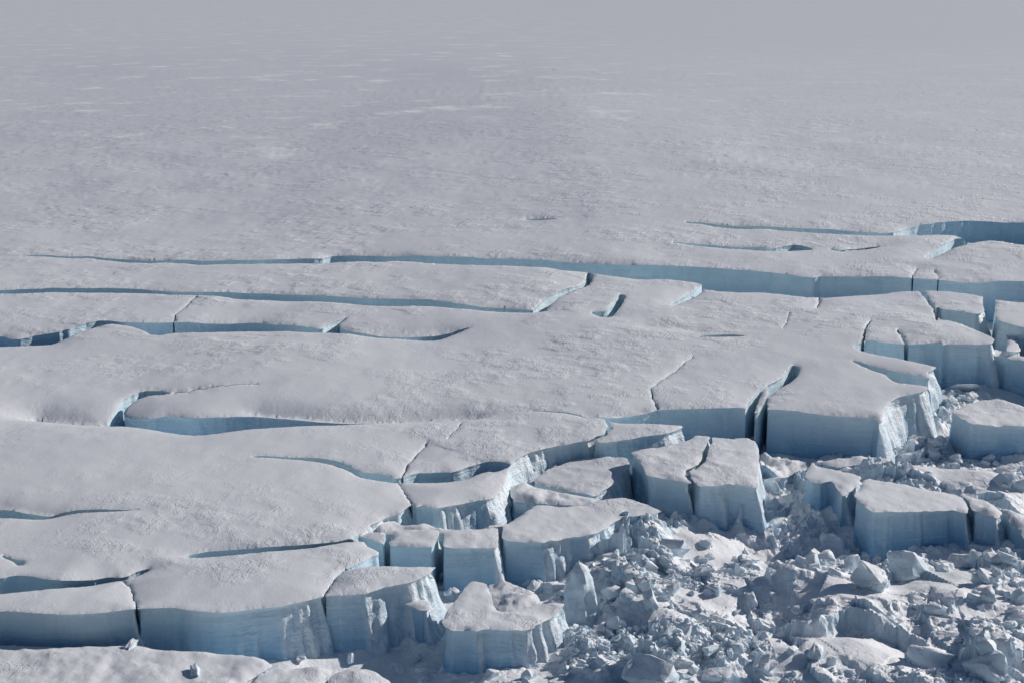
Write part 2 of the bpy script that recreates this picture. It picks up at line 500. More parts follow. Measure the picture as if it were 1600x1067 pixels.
def img_of(X, Y, Z):
    dz = Z - CAMH
    yc = Y * cp - dz * sp
    vv = -(Y * sp + dz * cp)
    return CX + FPX * X / yc, CY + FPX * vv / yc


def wall_columns(V, B, base, seed, flute=1.0, rim=None, overhang=0.7, batter=1.0):
    """V: rim points, B: directed boundary edges (land on their left). Returns wall vertices and quads."""
    ids = np.unique(B)
    remap = -np.ones(len(V), int)
    remap[ids] = np.arange(len(ids))
    b0, b1 = remap[B[:, 0]], remap[B[:, 1]]
    P = V[ids]
    d = P[b1] - P[b0]
    nr = np.stack([d[:, 1], -d[:, 0]], 1)
    nr /= np.linalg.norm(nr, axis=1)[:, None] + 1e-9
    nn = np.zeros((len(ids), 2))
    np.add.at(nn, b0, nr)
    np.add.at(nn, b1, nr)
    # smooth the normals along the outline
    for _ in range(3):
        m = nn.copy()
        np.add.at(m, b0, nn[b1])
        np.add.at(m, b1, nn[b0])
        nn = m / (np.linalg.norm(m, axis=1)[:, None] + 1e-9)
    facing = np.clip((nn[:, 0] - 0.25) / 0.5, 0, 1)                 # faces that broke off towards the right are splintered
    top = P[:, 2]
    depth = top - base
    rows = [0.0, 0.5, 1.1, 2.2, 3.6, 5.2, 7, 9, 11.2, 13.6, 16, 18.8, 21.6, 24.5, 27.5, 31, 35, 42]
    OX, OY = img_of(P[:, 0] + nn[:, 0] * 9, P[:, 1] + nn[:, 1] * 9, top)
    free = inside(np.asarray(BASIN, float), np.stack([OX, OY], 1)).astype(float)   # stands free above the basin
    lean = free * (facing * 6.5 + 1.6 + 2.2 * noise(P[:, 0] / 30, P[:, 1] / 30, seed=seed)) * batter
    flute = flute * (0.12 + 0.88 * free)
    W = []
    for r in rows:
        rr = np.minimum(r, depth)
        z = top - rr
        f = fbm(P[:, 0] * 0.035, P[:, 1] * 0.035, z * 0.03, oct=3, seed=seed + 5)
        led = fbm(P[:, 0] * 0.006, P[:, 1] * 0.006, z * 0.30, oct=2, seed=seed + 9)
        fl = np.abs(fbm(P[:, 0] * 0.16, P[:, 1] * 0.16, z * 0.035, oct=3, seed=seed + 15))
        k = min(1.0, r / 2.2)
        inn = overhang * min(1.0, r / 1.1) + k * (1.3 + 1.9 * f + 0.35 * led) * 0.8 + k * facing * fl * 2.8 * flute
        inn = np.maximum(inn, 0.0) * (0.3 + 0.7 * free) - 0.05 * r * (0.4 + facing)
        inn = np.where(inn < 0, inn * 0.3, inn) - lean * np.clip(r / 34.0, 0, 1) ** 0.9 * (1 + 0.5 * f)
        W.append(np.stack([P[:, 0] - nn[:, 0] * inn, P[:, 1] - nn[:, 1] * inn, z], 1))
    n = len(ids)
    quads = []
    for k in range(len(rows) - 1):
        quads.append(np.stack([b0 + k * n, b0 + (k + 1) * n, b1 + (k + 1) * n, b1 + k * n], 1))
    fr = free * sstep(0.15, 0.7, facing) * (0.7 + 0.3 * fbm(P[:, 0] / 9, P[:, 1] / 9, oct=2, seed=seed + 1))  # whitens free right-facing walls: sunlight put into the ice colour
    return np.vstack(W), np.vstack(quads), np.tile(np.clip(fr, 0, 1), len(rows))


def boundary_edges(T):
    E = np.vstack([T[:, [0, 1]], T[:, [1, 2]], T[:, [2, 0]]])
    key = E[:, 0].astype(np.int64) * 10000000 + E[:, 1]
    rev = E[:, 1].astype(np.int64) * 10000000 + E[:, 0]
    return E[~np.isin(key, rev)]


def edge_distance(P2, B, V2, cut=60.0):
    ids = np.unique(B)
    kd = kdtree.KDTree(len(ids))
    for k, i in enumerate(ids):
        kd.insert((V2[i, 0], V2[i, 1], 0), k)
    kd.balance()
    out = np.empty(len(P2))
    for i, p in enumerate(P2):
        out[i] = kd.find((p[0], p[1], 0))[2]
    return out


# ---- the ice sheet: one triangulation of the traced plan, split at the crevasses
def build_sheet():
    loops = [rough_line(chaikin(g), 3.0, 0.5, i) for i, g in enumerate(GAPS)]
    loops += [crack(c, a, b, 200 + i) for i, (c, a, b) in enumerate(CR)]
    basin = rough_line(chaikin(BASIN, 0.15), 3.0, 0.7, 777)
    loops.append(basin)
    removed = loops
    outer = [(-300, -5), (1740, -5), (1740, 1100), (-300, 1100)]
    # param points: finer where the photograph is near
    grid = []
    y = -4.0
    row = 0
    while y < 960:
        dy = 0.8 if y < 20 else (2.2 if y < 120 else (4.0 if y < 330 else 2.7))
        dxs = 14 if y < 120 else (7.0 if y < 330 else 3.9)
        xs = np.arange(-295, 1736, dxs) + (dxs / 2 if row % 2 else 0)
        if y > 330:
            xs = xs[(xs > -120) | (row % 2 == 0)]
        ys = np.full(len(xs), y)
        grid.append(np.stack([xs + rng.uniform(-.3, .3, len(xs)) * dxs, ys + rng.uniform(-.3, .3, len(xs)) * dy], 1))
        y += dy
        row += 1
    G = np.vstack(grid)
    G = G[~inside(basin, G)]
    keep = np.ones(len(G), bool)
    for l in removed[:-1]:
        keep &= ~inside(l, G)
    G = G[keep]
    pts = [Vector(p) for p in G]
    edges = []
    for l in loops + [np.array(outer, float)]:
        s = len(pts)
        pts += [Vector((float(p[0]), float(p[1]))) for p in l]
        edges += [(s + i, s + (i + 1) % len(l)) for i in range(len(l))]
    vs, es, fs, *_ = delaunay_2d_cdt(pts, edges, [], 0, 1e-4, False)
    V = np.array([(v.x, v.y) for v in vs])
    T = np.array([f for f in fs if len(f) == 3], int)
    C = V[T].mean(1)
    keep = inside(outer, C)
    for l in removed:
        keep &= ~inside(l, C)
    T = T[keep]
    W3 = unproj_sheet(V)
    # orientation: upwards
    a, b, c = W3[T[:, 0], :2], W3[T[:, 1], :2], W3[T[:, 2], :2]
    s = (b[:, 0] - a[:, 0]) * (c[:, 1] - a[:, 1]) - (b[:, 1] - a[:, 1]) * (c[:, 0] - a[:, 0])
    T[s < 0] = T[s < 0][:, ::-1]
    # connected pieces
    lab = np.arange(len(V))
    while True:
        m = lab[T].min(1)
        new = lab.copy()
        for k in range(3):
            np.minimum.at(new, T[:, k], m)
        new = new[new]
        if (new == lab).all():
            break
        lab = new
    B = boundary_edges(T)
    vy = V[:, 1]
    X, Y = W3[:, 0], W3[:, 1]
    d = np.full(len(V), 99.0)
    sel = np.where((vy > 320) & (vy < 1000))[0]
    used = np.unique(T)
    sel = np.intersect1d(sel, used)
    Bin = B[(vy[B[:, 0]] > 300)]
    d[sel] = edge_distance(W3[sel, :2], Bin, W3[:, :2])
    z = W3[:, 2] + surface_relief(X, Y)
    amp = 0.6 + 2.9 * sstep(-0.4, 0.7, fbm(X / 90, Y / 140, oct=2, seed=31))
    z -= amp * np.exp(-d / 17.0) + 0.35 * np.exp(-d / 1.0)
    for line, drop, wid in ROLL:
        L = unproj_sheet(rough_line(line, 6, 0, 0, closed=False))[:, :2]
        s2 = sel[np.where((np.abs(X[sel] - L[:, 0].mean()) < 400))[0]]
        D = np.sqrt(((W3[s2, None, :2] - L[None]) ** 2).sum(2)).min(1)
        z[s2] -= drop * np.exp(-(D / wid) ** 1.2)
    W3[:, 2] = z
    return V, W3, T, B, lab


SEEDS = {  # point of the photograph inside a piece: (name, label, category)
    (400, 60): ('ice_sheet', None, None),
}
SHEET_LABELS = [
    ((700, 765), 'ice_block', 'curved snow-topped ice block between the S-shaped crevasse and the rubble basin', 'ice block'),
    ((1490, 470), 'ice_block', 'small flat snow-topped ice block at the far right, just below the long crevasse', 'ice block'),
    ((1585, 490), 'ice_block', 'flat snow-topped ice block cut by the right edge beneath the long crevasse', 'ice block'),
    ((100, 935), 'ice_slab', 'front ice slab at the left edge above the dark blue wall', 'ice slab'),
    ((400, 900), 'ice_slab', 'broad front ice slab in the middle of the high blue wall at lower left', 'ice slab'),
    ((600, 890), 'ice_slab', 'narrow front ice slab with a pointed bright broken end above the blue wall', 'ice slab'),
    ((1300, 610), 'ice_slab', 'large snow-topped ice slab ending in a splintered bright corner above the rubble', 'ice slab'),
    ((1100, 600), 'ice_slab', 'ice slab between two oblique cracks above the long straight blue wall', 'ice slab'),
    ((1000, 667), 'ice_slab', 'thin pointed ice slab under the straight blue wall, jutting over the gap', 'ice slab'),
    ((1450, 515), 'ice_block', 'snow-topped ice block with a pointed right end, broken off above the basin', 'ice block'),
    ((1385, 520), 'ice_block', 'small snow-topped ice block wedged between two short cracks at upper right', 'ice block'),
    ((1440, 575), 'ice_slab', 'narrow snow ledge wedged between the upper ice blocks and the large slab', 'ice slab'),
    ((850, 660), 'ice_slab', 'curved front tongue of ice above the S-shaped crevasse and bright curved wall', 'ice slab'),
    ((1000, 450), 'ice_slab', 'flat snow tongue with a bright end face beside the long crevasse', 'ice slab'),
]

V, W3, T, B, lab = build_sheet()
comp = lab[T[:, 0]]
bcomp = lab[B[:, 0]]
ids, counts = np.unique(comp, return_counts=True)
order = ids[np.argsort(-counts)]
flat_c = V[T].mean(1)
n_small = 0
for rank, cid in enumerate(order):
    m = comp == cid
    t = T[m]
    tri2 = V[t]
    area = np.abs((tri2[:, 1, 0] - tri2[:, 0, 0]) * (tri2[:, 2, 1] - tri2[:, 0, 1]) - (tri2[:, 1, 1] - tri2[:, 0, 1]) * (tri2[:, 2, 0] - tri2[:, 0, 0])).sum() / 2
    if area < 25:
        continue
    used = np.unique(t)
    re = -np.ones(len(V), int)
    re[used] = np.arange(len(used))
    P = W3[used]
    bt = B[bcomp == cid]
    bt = bt[(V[bt[:, 0], 1] > 330)]
    WV, WQ, WF = wall_columns(W3, bt, ROOT_DEPTH, 40 + rank)
    is_sheet = rank == 0
    cen = np.array([0, 0, 0.0]) if is_sheet else np.append(P[:, :2].mean(0), ROOT_DEPTH)
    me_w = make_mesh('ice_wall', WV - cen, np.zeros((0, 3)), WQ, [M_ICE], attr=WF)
    me_t = make_mesh('snow_cover', P - cen, re[t], None, [M_SNOW])
    if is_sheet:
        root = link('ice_sheet', me_t, loc=cen)
        tag(root, kind='structure')
        link('ice_wall', me_w, root)
    else:
        hit = None
        # which label point is inside
        for (pt, nm, lb, ct) in SHEET_LABELS:
            dd = np.abs(flat_c[m] - np.array(pt)).sum(1).min()
            if dd < 6 and (hit is None or dd < hit[0]):
                hit = (dd, nm, lb, ct)
        cpx = V[used].mean(0)
        if hit is None:
            hit = (0, 'ice_block', 'small snow-topped ice piece at the edge of a crevasse', 'ice block')
        root = link(hit[1], None, loc=cen)
        link('ice_body', me_w, root)
        tag(root, hit[2], hit[3])
        link('snow_cover', me_t, root)

RIMS = [W3[np.unique(B)]]
# ---- separate blocks at their own height
def block(name, label, cat, poly, z, tilt=(0, 0), base=ROOT_DEPTH, rough=1.15, flute=1.0, round_=0.6, amp=1.0, overhang=0.6, cell=3.2, seed=1, mat=None, lump=0.0):
    """poly: outline of the top in the photograph; z: height of the top; tilt: slope in X and Y"""
    poly = np.asarray(poly, float)
    c0 = unproj([poly.mean(0)], z)[0]
    L = rough_line(chaikin(poly, 0.15), 2.6, amp * 0.8, seed)
    mn, mx = L.min(0), L.max(0)
    gx, gy = np.meshgrid(np.arange(mn[0], mx[0], cell), np.arange(mn[1], mx[1], cell * 0.62))
    G = np.stack([gx.ravel(), gy.ravel()], 1)
    G += rng.uniform(-.3, .3, G.shape) * cell
    G = G[inside(L, G)]
    pts = [Vector(p) for p in G] + [Vector(p) for p in L]
    s = len(G)
    edges = [(s + i, s + (i + 1) % len(L)) for i in range(len(L))]
    vs, es, fs, *_ = delaunay_2d_cdt(pts, edges, [], 0, 1e-4, False)
    V2 = np.array([(v.x, v.y) for v in vs])
    t = np.array([f for f in fs if len(f) == 3], int)
    t = t[inside(L, V2[t].mean(1))]
    P = unproj(V2, z, tilt[0], tilt[1], c0[0], c0[1])
    a, b, c = P[t[:, 0], :2], P[t[:, 1], :2], P[t[:, 2], :2]
    sg = (b[:, 0] - a[:, 0]) * (c[:, 1] - a[:, 1]) - (b[:, 1] - a[:, 1]) * (c[:, 0] - a[:, 0])
    t[sg < 0] = t[sg < 0][:, ::-1]
    be = boundary_edges(t)
    d = edge_distance(P[:, :2], be, P[:, :2])
    P[:, 2] += rough * (0.6 * fbm(P[:, 0] / 30, P[:, 1] / 40, oct=3, seed=seed + 3) + 0.25 * fbm(P[:, 0] / 8, P[:, 1] / 11, oct=3, seed=seed + 6))
    P[:, 2] -= round_ * np.exp(-d / (2.0 + round_))
    P[:, 2] -= 0.7 * sstep(0.0, 0.6, noise(P[:, 0] / 9, P[:, 1] / 12, seed=seed + 21)) * np.exp(-(d / 2.0) ** 2)     # bites out of the rim
    if lump:
        P[:, 2] += lump * fbm(P[:, 0] / 14, P[:, 1] / 18, oct=4, seed=seed + 8) * sstep(0, 5, d)
    RIMS.append(P[np.unique(be)])
    WV, WQ, WF = wall_columns(P, be, base, seed, flute, overhang=overhang)
    cen = np.append(P[:, :2].mean(0), base)
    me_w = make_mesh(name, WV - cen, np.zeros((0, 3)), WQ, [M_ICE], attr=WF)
    used = np.unique(t)
    re = -np.ones(len(P), int)
    re[used] = np.arange(len(used))
    me_t = make_mesh('snow_cover', P[used] - cen, re[t], None, [mat or M_SNOW])
    root = link(name, None, loc=cen)
    link('ice_body', me_w, root)
    tag(root, label, cat)
    link('snow_cover', me_t, root)
    return root


block('ice_block', 'left part of the tall cracked ice block, with the notched left end', 'ice block',
      [(986, 703), (1025, 697), (1060, 690), (1078, 685), (1088, 677), (1110, 680), (1106, 690), (1099, 700), (1097, 714), (1089, 725), (1071, 733), (1072, 742), (1082, 756),
       (1050, 747), (1010, 742), (1005, 728), (1000, 718), (993, 713)], -3, seed=301, amp=0.8, tilt=(-0.02, 0))
block('ice_block', 'right part of the tall cracked ice block, with the square snow top and sheer front', 'ice block',
      [(1112, 681), (1140, 684), (1165, 683), (1180, 688), (1186, 700), (1186, 720), (1184, 740), (1184, 760), (1170, 757), (1145, 753), (1115, 757), (1089, 757), (1080, 744), (1078, 734),
       (1095, 727), (1104, 715), (1107, 700), (1114, 690)], -3, seed=302, amp=0.8, tilt=(-0.05, 0))
block('ice_block', 'low triangular tilted ice block with a grooved snow top under the curved wall', 'ice block',
      [(832, 748), (862, 727), (900, 715), (940, 712), (978, 712), (986, 725), (965, 748), (932, 773), (900, 769), (850, 757)], -13, tilt=(0.04, 0.02), seed=303)
block('ice_block', 'square ice block in a row of three, left of the bright gap', 'ice block',
      [(613, 829), (640, 826), (684, 826), (687, 830), (676, 851), (660, 852), (634, 851), (607, 850)], -6, tilt=(0.05, -0.03), seed=304, amp=0.6)
block('ice_block', 'rectangular ice block in the row of three, left of the thin vertical crack', 'ice block',
      [(695, 826), (730, 824), (778, 820), (779, 838), (778, 853), (750, 853), (729, 855), (697, 852), (692, 851)], -6, tilt=(-0.05, 0.02), seed=305, amp=0.6)
block('ice_block', 'small pointed ice block at the left end of the row of three', 'ice block',
      [(553, 835), (575, 831), (603, 829), (600, 846), (592, 845), (575, 842)], -6, tilt=(0.06, 0.04), seed=306, amp=0.5)
block('ice_block', 'large ice block with a long ragged bright right side above the rubble', 'ice block',
      [(785, 822), (800, 810), (825, 796), (838, 787), (850, 786), (880, 790), (915, 786), (940, 777), (975, 775), (1000, 783), (1035, 797), (1022, 800), (992, 805), (975, 804), (960, 812),
       (948, 822), (928, 834), (890, 838), (860, 845), (850, 848), (820, 846), (785, 843)], -10, tilt=(-0.04, 0.015), seed=307, flute=1.5)
block('snow_mound', 'rounded snow mound behind the row of ice blocks, at the foot of the curved block', 'mound',
      [(585, 822), (598, 812), (615, 811), (630, 818), (650, 816), (662, 812), (690, 821), (740, 824), (784, 812), (790, 818), (700, 828), (600, 830)], -7, round_=1.5, lump=1.2, seed=308)
block('snow_mound', 'pale wind-shaped snow mound below the triangular block', 'mound',
      [(796, 757), (815, 751), (835, 756), (870, 765), (905, 771), (935, 776), (930, 788), (905, 788), (870, 786), (845, 784), (822, 781), (800, 776)], -12, round_=1.5, lump=1.6, seed=309,
      tilt=(0, -0.03))
block('ice_block', 'front ice block with a sharp raised left corner and a bright right side, bottom middle', 'ice block',
      [(690, 972), (695, 955), (712, 937), (728, 915), (736, 905), (760, 909), (767, 925), (770, 940), (777, 953), (800, 951), (840, 940), (882, 937), (879, 947), (868, 958), (850, 968),
       (830, 978), (795, 984), (760, 981), (745, 985), (730, 980), (705, 981)], -11, tilt=(-0.05, 0.03), seed=310, flute=1.4)
block('snow_mound', 'lumpy snow mound leaning on the front ice block, bottom middle', 'mound',
      [(762, 909), (785, 902), (812, 912), (838, 922), (846, 936), (820, 945), (800, 950), (779, 951), (771, 938)], -12, round_=2.0, lump=2.2, seed=311, tilt=(0, -0.05))
block('ice_block', 'dark blue ice block with a small snowy ledge under the pointed slab end', 'ice block',
      [(600, 938), (612, 932), (640, 931), (672, 937), (671, 952), (655, 953), (640, 946), (622, 941)], -15, tilt=(0.04, 0), seed=312)
block('ice_block', 'layered dark ice block at the right edge with a thin strip of snow on top', 'ice block',
      [(1500, 541), (1530, 541), (1546, 543), (1546, 552), (1520, 551), (1510, 556)], -5, seed=313, overhang=0.3)
block('ice_block', 'layered dark ice block cut by the right edge, right of the thin blue crack', 'ice block',
      [(1549, 543), (1575, 548), (1600, 556), (1760, 590), (1760, 602), (1600, 564), (1570, 556), (1549, 553)], -5, seed=314, overhang=0.3)
block('ice_block', 'tiny snow-topped ice block standing free in the canyon at the right edge', 'ice block',
      [(1571, 522), (1581, 525), (1590, 532), (1596, 546), (1585, 549), (1572, 548), (1575, 538), (1575, 532)], -2, tilt=(-0.08, 0), seed=315, amp=0.6)
block('ice_block', 'wide flat-topped ice block at the right edge, standing above the rubble', 'ice block',
      [(1485, 640), (1497, 635), (1512, 630), (1527, 625), (1545, 623), (1562, 622), (1600, 634), (1600, 634), (1650, 648), (1660, 664), (1600, 664), (1575, 662), (1550, 662), (1517, 661), (1500, 650)],
      -11, seed=316, tilt=(-0.07, 0))
block('ice_block', 'leaning ice block with a rough snow top right of the shattered bright ice', 'ice block',
      [(1257, 742), (1262, 730), (1270, 719), (1280, 725), (1300, 732), (1330, 738), (1348, 743), (1338, 757), (1318, 774), (1308, 762), (1300, 750), (1282, 753), (1268, 749)], -13, seed=317, tilt=(-0.03, 0.02))
block('ice_slab', 'long tilted ice slab with smooth snow and a dark layered front, mid right', 'ice slab',
      [(1352, 745), (1380, 748), (1420, 755), (1460, 764), (1492, 770), (1506, 777), (1514, 790), (1511, 800), (1493, 794), (1440, 796), (1405, 797), (1362, 797), (1345, 783), (1334, 773), (1342, 760)],
      -12, seed=318, rough=1.0, tilt=(-0.08, -0.02))
block('ice_block', 'snow-laden broken ice block between the long tilted slab and the right edge', 'ice block',
      [(1498, 770), (1540, 781), (1556, 790), (1566, 800), (1561, 808), (1545, 804), (1528, 799), (1519, 796), (1512, 782)], -15, seed=331, rough=2.0, lump=1.2, tilt=(-0.05, -0.05), flute=1.5)
block('ice_block', 'sagging ice block cut by the right edge, with a rounded snowy brow', 'ice block',
      [(1551, 786), (1600, 802), (1700, 840), (1700, 885), (1640, 858), (1600, 836), (1592, 819), (1575, 807), (1569, 800)], -17, seed=332, rough=2.0, lump=1.0, round_=2.0, tilt=(-0.10, -0.02))
block('snow_mound', 'long low snow ridge with a shaded front at the foot of the straight blue wall', 'mound',
      [(1278, 718), (1300, 713), (1340, 710), (1370, 710), (1388, 713), (1400, 721), (1396, 729), (1370, 724), (1340, 722), (1310, 726), (1290, 722)], -24, round_=1.5, lump=1.0, seed=319)
block('ice_block', 'row of jagged pale ice teeth right of the tall cracked block', 'ice block',
      [(1188, 707), (1197, 705), (1205, 710), (1222, 711), (1240, 714), (1258, 719), (1262, 726), (1245, 732), (1230, 739), (1216, 741), (1200, 728), (1189, 722)], -21, seed=320, rough=4, lump=3.0, mat=M_MIX, flute=1.6)
block('ice_slab', 'smooth snow-covered slab along the bottom left edge, in front of the blue wall', 'ice slab',
      [(-200, 1000), (0, 1001), (50, 1002), (120, 1004), (175, 1003), (200, 999), (235, 1005), (270, 1009), (320, 1012), (370, 1016), (400, 1022), (420, 1030), (426, 1037), (400, 1052),
       (360, 1075), (340, 1200), (-200, 1200)], -15, round_=2.2, rough=1.6, lump=0.5, seed=321, cell=4)
block('snow_mound', 'small snow mound with a bright ice edge at the bottom, second from the left', 'mound',
      [(395, 1056), (430, 1038), (470, 1035), (500, 1034), (520, 1037), (517, 1045), (508, 1052), (504, 1080), (500, 1200), (350, 1200), (370, 1075)], -17, round_=2.0, lump=0.8, seed=322)
block('snow_mound', 'rounded snow mound at the bottom edge, under the pointed ice sliver', 'mound',
      [(511, 1052), (520, 1044), (540, 1037), (570, 1036), (590, 1042), (605, 1052), (615, 1062), (622, 1080), (640, 1200), (510, 1200)], -19, round_=3.0, lump=0.6, seed=323)

block('ice_fin', 'thin ice fin standing inside the wide oblique crack of the middle slab', 'ice fin',
      [(1192, 609), (1200, 604), (1201, 614), (1194, 628), (1186, 641), (1178, 643), (1185, 626)], -1, seed=330, amp=0.3, round_=0.3, cell=2.2)

# ---------------------------------------------------------------- the basin floor with its drifts and steps
FLOOR = -36.0
GS = 1.1
gxs = np.arange(-330, 560, GS)
gys = np.concatenate([np.arange(560, 1150, GS), np.arange(1150, 2500, 8.0)])
GX, GY = np.meshgrid(gxs, gys)


IX, IY = img_of(GX, GY, -28.0)
ZB = np.full(GX.shape, FLOOR)
# rises towards the lower right
ZB += 9 * sstep(830, 1050, IY) * sstep(850, 1150, IX)
# smooth wind drifts between the fields of broken ice
DR = np.zeros(GX.shape)
for cx_, cy_, sx_, sy_ in [(1120, 848, 85, 28), (1230, 902, 75, 20), (1330, 938, 120, 24), (1350, 1026, 125, 28), (1475, 750, 100, 24), (1090, 945, 66, 16), (1490, 920, 52, 38),
                           (1215, 1042, 55, 16), (1560, 965, 40, 18), (1060, 1003, 40, 9), (1420, 925, 60, 20)]:
    e_ = ((IX - cx_) / sx_) ** 2 + ((IY - cy_) / sy_) ** 2 + 0.5 * fbm(GX / 16, GY / 22, oct=2, seed=402)
    DR = np.maximum(DR, 1 - sstep(0.55, 1.1, e_))
RM = (1 - DR) * sstep(-0.05, 0.45, fbm(GX / 70, GY / 90, oct=2, seed=81)) * sstep(800, 950, IX) * sstep(640, 720, IY)
ZB += 4.0 * fbm(GX / 60, GY / 60, oct=3, seed=60) + (4.0 * (0.5 - np.abs(fbm(GX / 30, GY / 36, oct=4, seed=66))) + 2.2 * (0.5 - np.abs(fbm(GX / 11, GY / 13, oct=3, seed=68)))) * RM


def mound(px, z, sx, sy, h):
    global ZB
    c = unproj([px], z)[0]
    ZB = ZB + h * np.exp(-((GX - c[0]) / sx) ** 2 - ((GY - c[1]) / sy) ** 2)


for a in [((1050, 835), -28, 42, 40, 13), ((1470, 750), -22, 60, 40, 16), ((1400, 742), -24, 30, 25, 8), ((1560, 760), -24, 40, 40, 12), ((1218, 962), -28, 15, 22, -14), ((1300, 855), -34, 52, 28, -10), ((1210, 860), -34, 22, 16, -4), ((1235, 912), -24, 44, 26, 11), ((1275, 1015), -26, 44, 20, 9), ((1485, 900), -24, 34, 40, 8), ((1040, 940), -28, 34, 24, 6), ((1165, 1000), -28, 20, 18, -6), ((1445, 1015), -30, 18, 20, -6), ((1420, 760), -20, 30, 16, 5), ((1110, 1040), -26, 26, 20, 5),
          ((1330, 925), -26, 50, 30, 5), ((1560, 930), -24, 40, 50, 5), ((1000, 900), -30, 40, 30, 4), ((700, 1050), -36, 50, 30, -2), ((1060, 920), -28, 40, 25, 3)]:
    mound(*a)


def cuesta(line, z, h, back, front=2.5, seed=0):
    """a step whose steep face looks at the camera and whose back slopes away gently"""
    global ZB
    L = unproj(rough_line(line, 5, 3.0, seed, closed=False), z)[:, :2]
    mn, mx = L.min(0) - back * 2.5, L.max(0) + back * 2.5
    sl = np.where((GX > mn[0]) & (GX < mx[0]) & (GY > mn[1]) & (GY < mx[1]))
    P = np.stack([GX[sl], GY[sl]], 1)
    if not len(P):
        return
    best = np.full(len(P), 1e9)
    side = np.zeros(len(P))
    tt = np.zeros(len(P))
    n = len(L) - 1
    for i in range(n):
        a, b = L[i], L[i + 1]
        ab = b - a
        q = np.clip(((P - a) @ ab) / (ab @ ab + 1e-9), 0, 1)
        pr = a + q[:, None] * ab
        dd = np.hypot(*(P - pr).T)
        cr = ab[0] * (P[:, 1] - a[1]) - ab[1] * (P[:, 0] - a[0])
        m = dd < best
        best[m] = dd[m]
        side[m] = np.sign(cr[m])
        tt[m] = (i + q[m]) / n
    env = np.clip(np.sin(np.clip(tt, 0.02, 0.98) * math.pi), 0, 1) ** 0.5
    dsg = best * side
    prof = np.where(dsg > 0, np.exp(-(dsg / back) ** 1.5), np.exp(-((-dsg) / front) ** 2))
    ZB[sl] += h * env * prof


cuesta([(1205, 925), (1225, 950), (1262, 962), (1290, 958), (1320, 944), (1350, 946), (1380, 960), (1430, 968), (1458, 985), (1480, 1000)], -16, 13, 42, 3, 1)
cuesta([(978, 985), (1010, 978), (1045, 972), (1075, 980), (1100, 990)], -24, 8, 22, 2.5, 2)
cuesta([(930, 1045), (955, 1030), (1000, 1030), (1022, 1038)], -22, 9, 22, 3, 3)
cuesta([(1500, 1002), (1530, 1010), (1560, 1004), (1620, 1005)], -18, 10, 30, 3, 4)
cuesta([(1455, 930), (1480, 940), (1530, 945), (1560, 950)], -22, 5, 20, 2.5, 5)
cuesta([(1010, 1008), (1040, 1018), (1085, 1016)], -20, 6, 18, 2, 6)
cuesta([(1240, 1040), (1280, 1050), (1320, 1046)], -20, 4, 18, 2, 7)
cuesta([(1400, 880), (1440, 890), (1470, 880)], -24, 5, 16, 2.5, 8)
cuesta([(1050, 905), (1085, 915), (1110, 910)], -26, 4, 14, 2, 10)
cuesta([(1100, 965), (1140, 985), (1180, 990)], -26, 5, 18, 2.2, 11)
cuesta([(1160, 925), (1185, 945), (1196, 975), (1200, 1000)], -24, 6, 14, 2.2, 12)
cuesta([(880, 1005), (920, 1015), (950, 1005)], -28, 5, 14, 2.2, 13)
cuesta([(1560, 870), (1590, 880), (1640, 876)], -24, 6, 16, 2.5, 9)
rs = random.Random(5)
for k in range(26):
    x = rs.uniform(880, 1640)
    y = rs.uniform(835, 1120)
    if x < 1000 and y < 870:
        continue
    w = rs.uniform(12, 45)
    s = rs.uniform(-0.25, 0.45)
    cuesta([(x - w, y - w * s + rs.uniform(-3, 3)), (x, y + rs.uniform(-2, 5)), (x + w, y + w * s + rs.uniform(-3, 3))], -26, rs.uniform(1.5, 4.5), rs.uniform(8, 24), rs.uniform(1.2, 2.5), 100 + k)


def shards(cell, amp, tilt, seed, mask, bias=0.0, warp=0.35):
    """a field of broken angular blocks: every cell is one tilted face at its own height"""
    global ZB
    wx = GX + cell * warp * fbm(GX / cell / 1.3, GY / cell / 1.3, oct=2, seed=seed + 3)
    wy = GY + cell * warp * fbm(GX / cell / 1.3, GY / cell / 1.3, oct=2, seed=seed + 4)
    cx, cy = np.floor(wx / cell).astype(np.int64), np.floor(wy / cell).astype(np.int64)
    best = np.full(GX.shape, 1e9)
    hz = np.zeros(GX.shape)
    for i in (-1, 0, 1):
        for j in (-1, 0, 1):
            a, b = cx + i + 5000, cy + j + 5000
            zz = np.zeros_like(a)
            r = [_hash(a, b, zz + q, seed) for q in range(5)]
            px_, py_ = (cx + i + r[0]) * cell, (cy + j + r[1]) * cell
            ddx, ddy = wx - px_, wy - py_
            d2 = ddx * ddx + ddy * ddy
            h = (r[2] ** 1.5) * amp + ((r[3] - .5) * ddx + (r[4] - .5) * ddy) * 2 * tilt + bias * ddx * (0.4 + 1.2 * r[4])
            m = d2 < best
            best[m] = d2[m]
            hz[m] = h[m]
    if bias:
        hz = hz - hz[mask > 0.5].mean()
    ZB = ZB + hz * mask


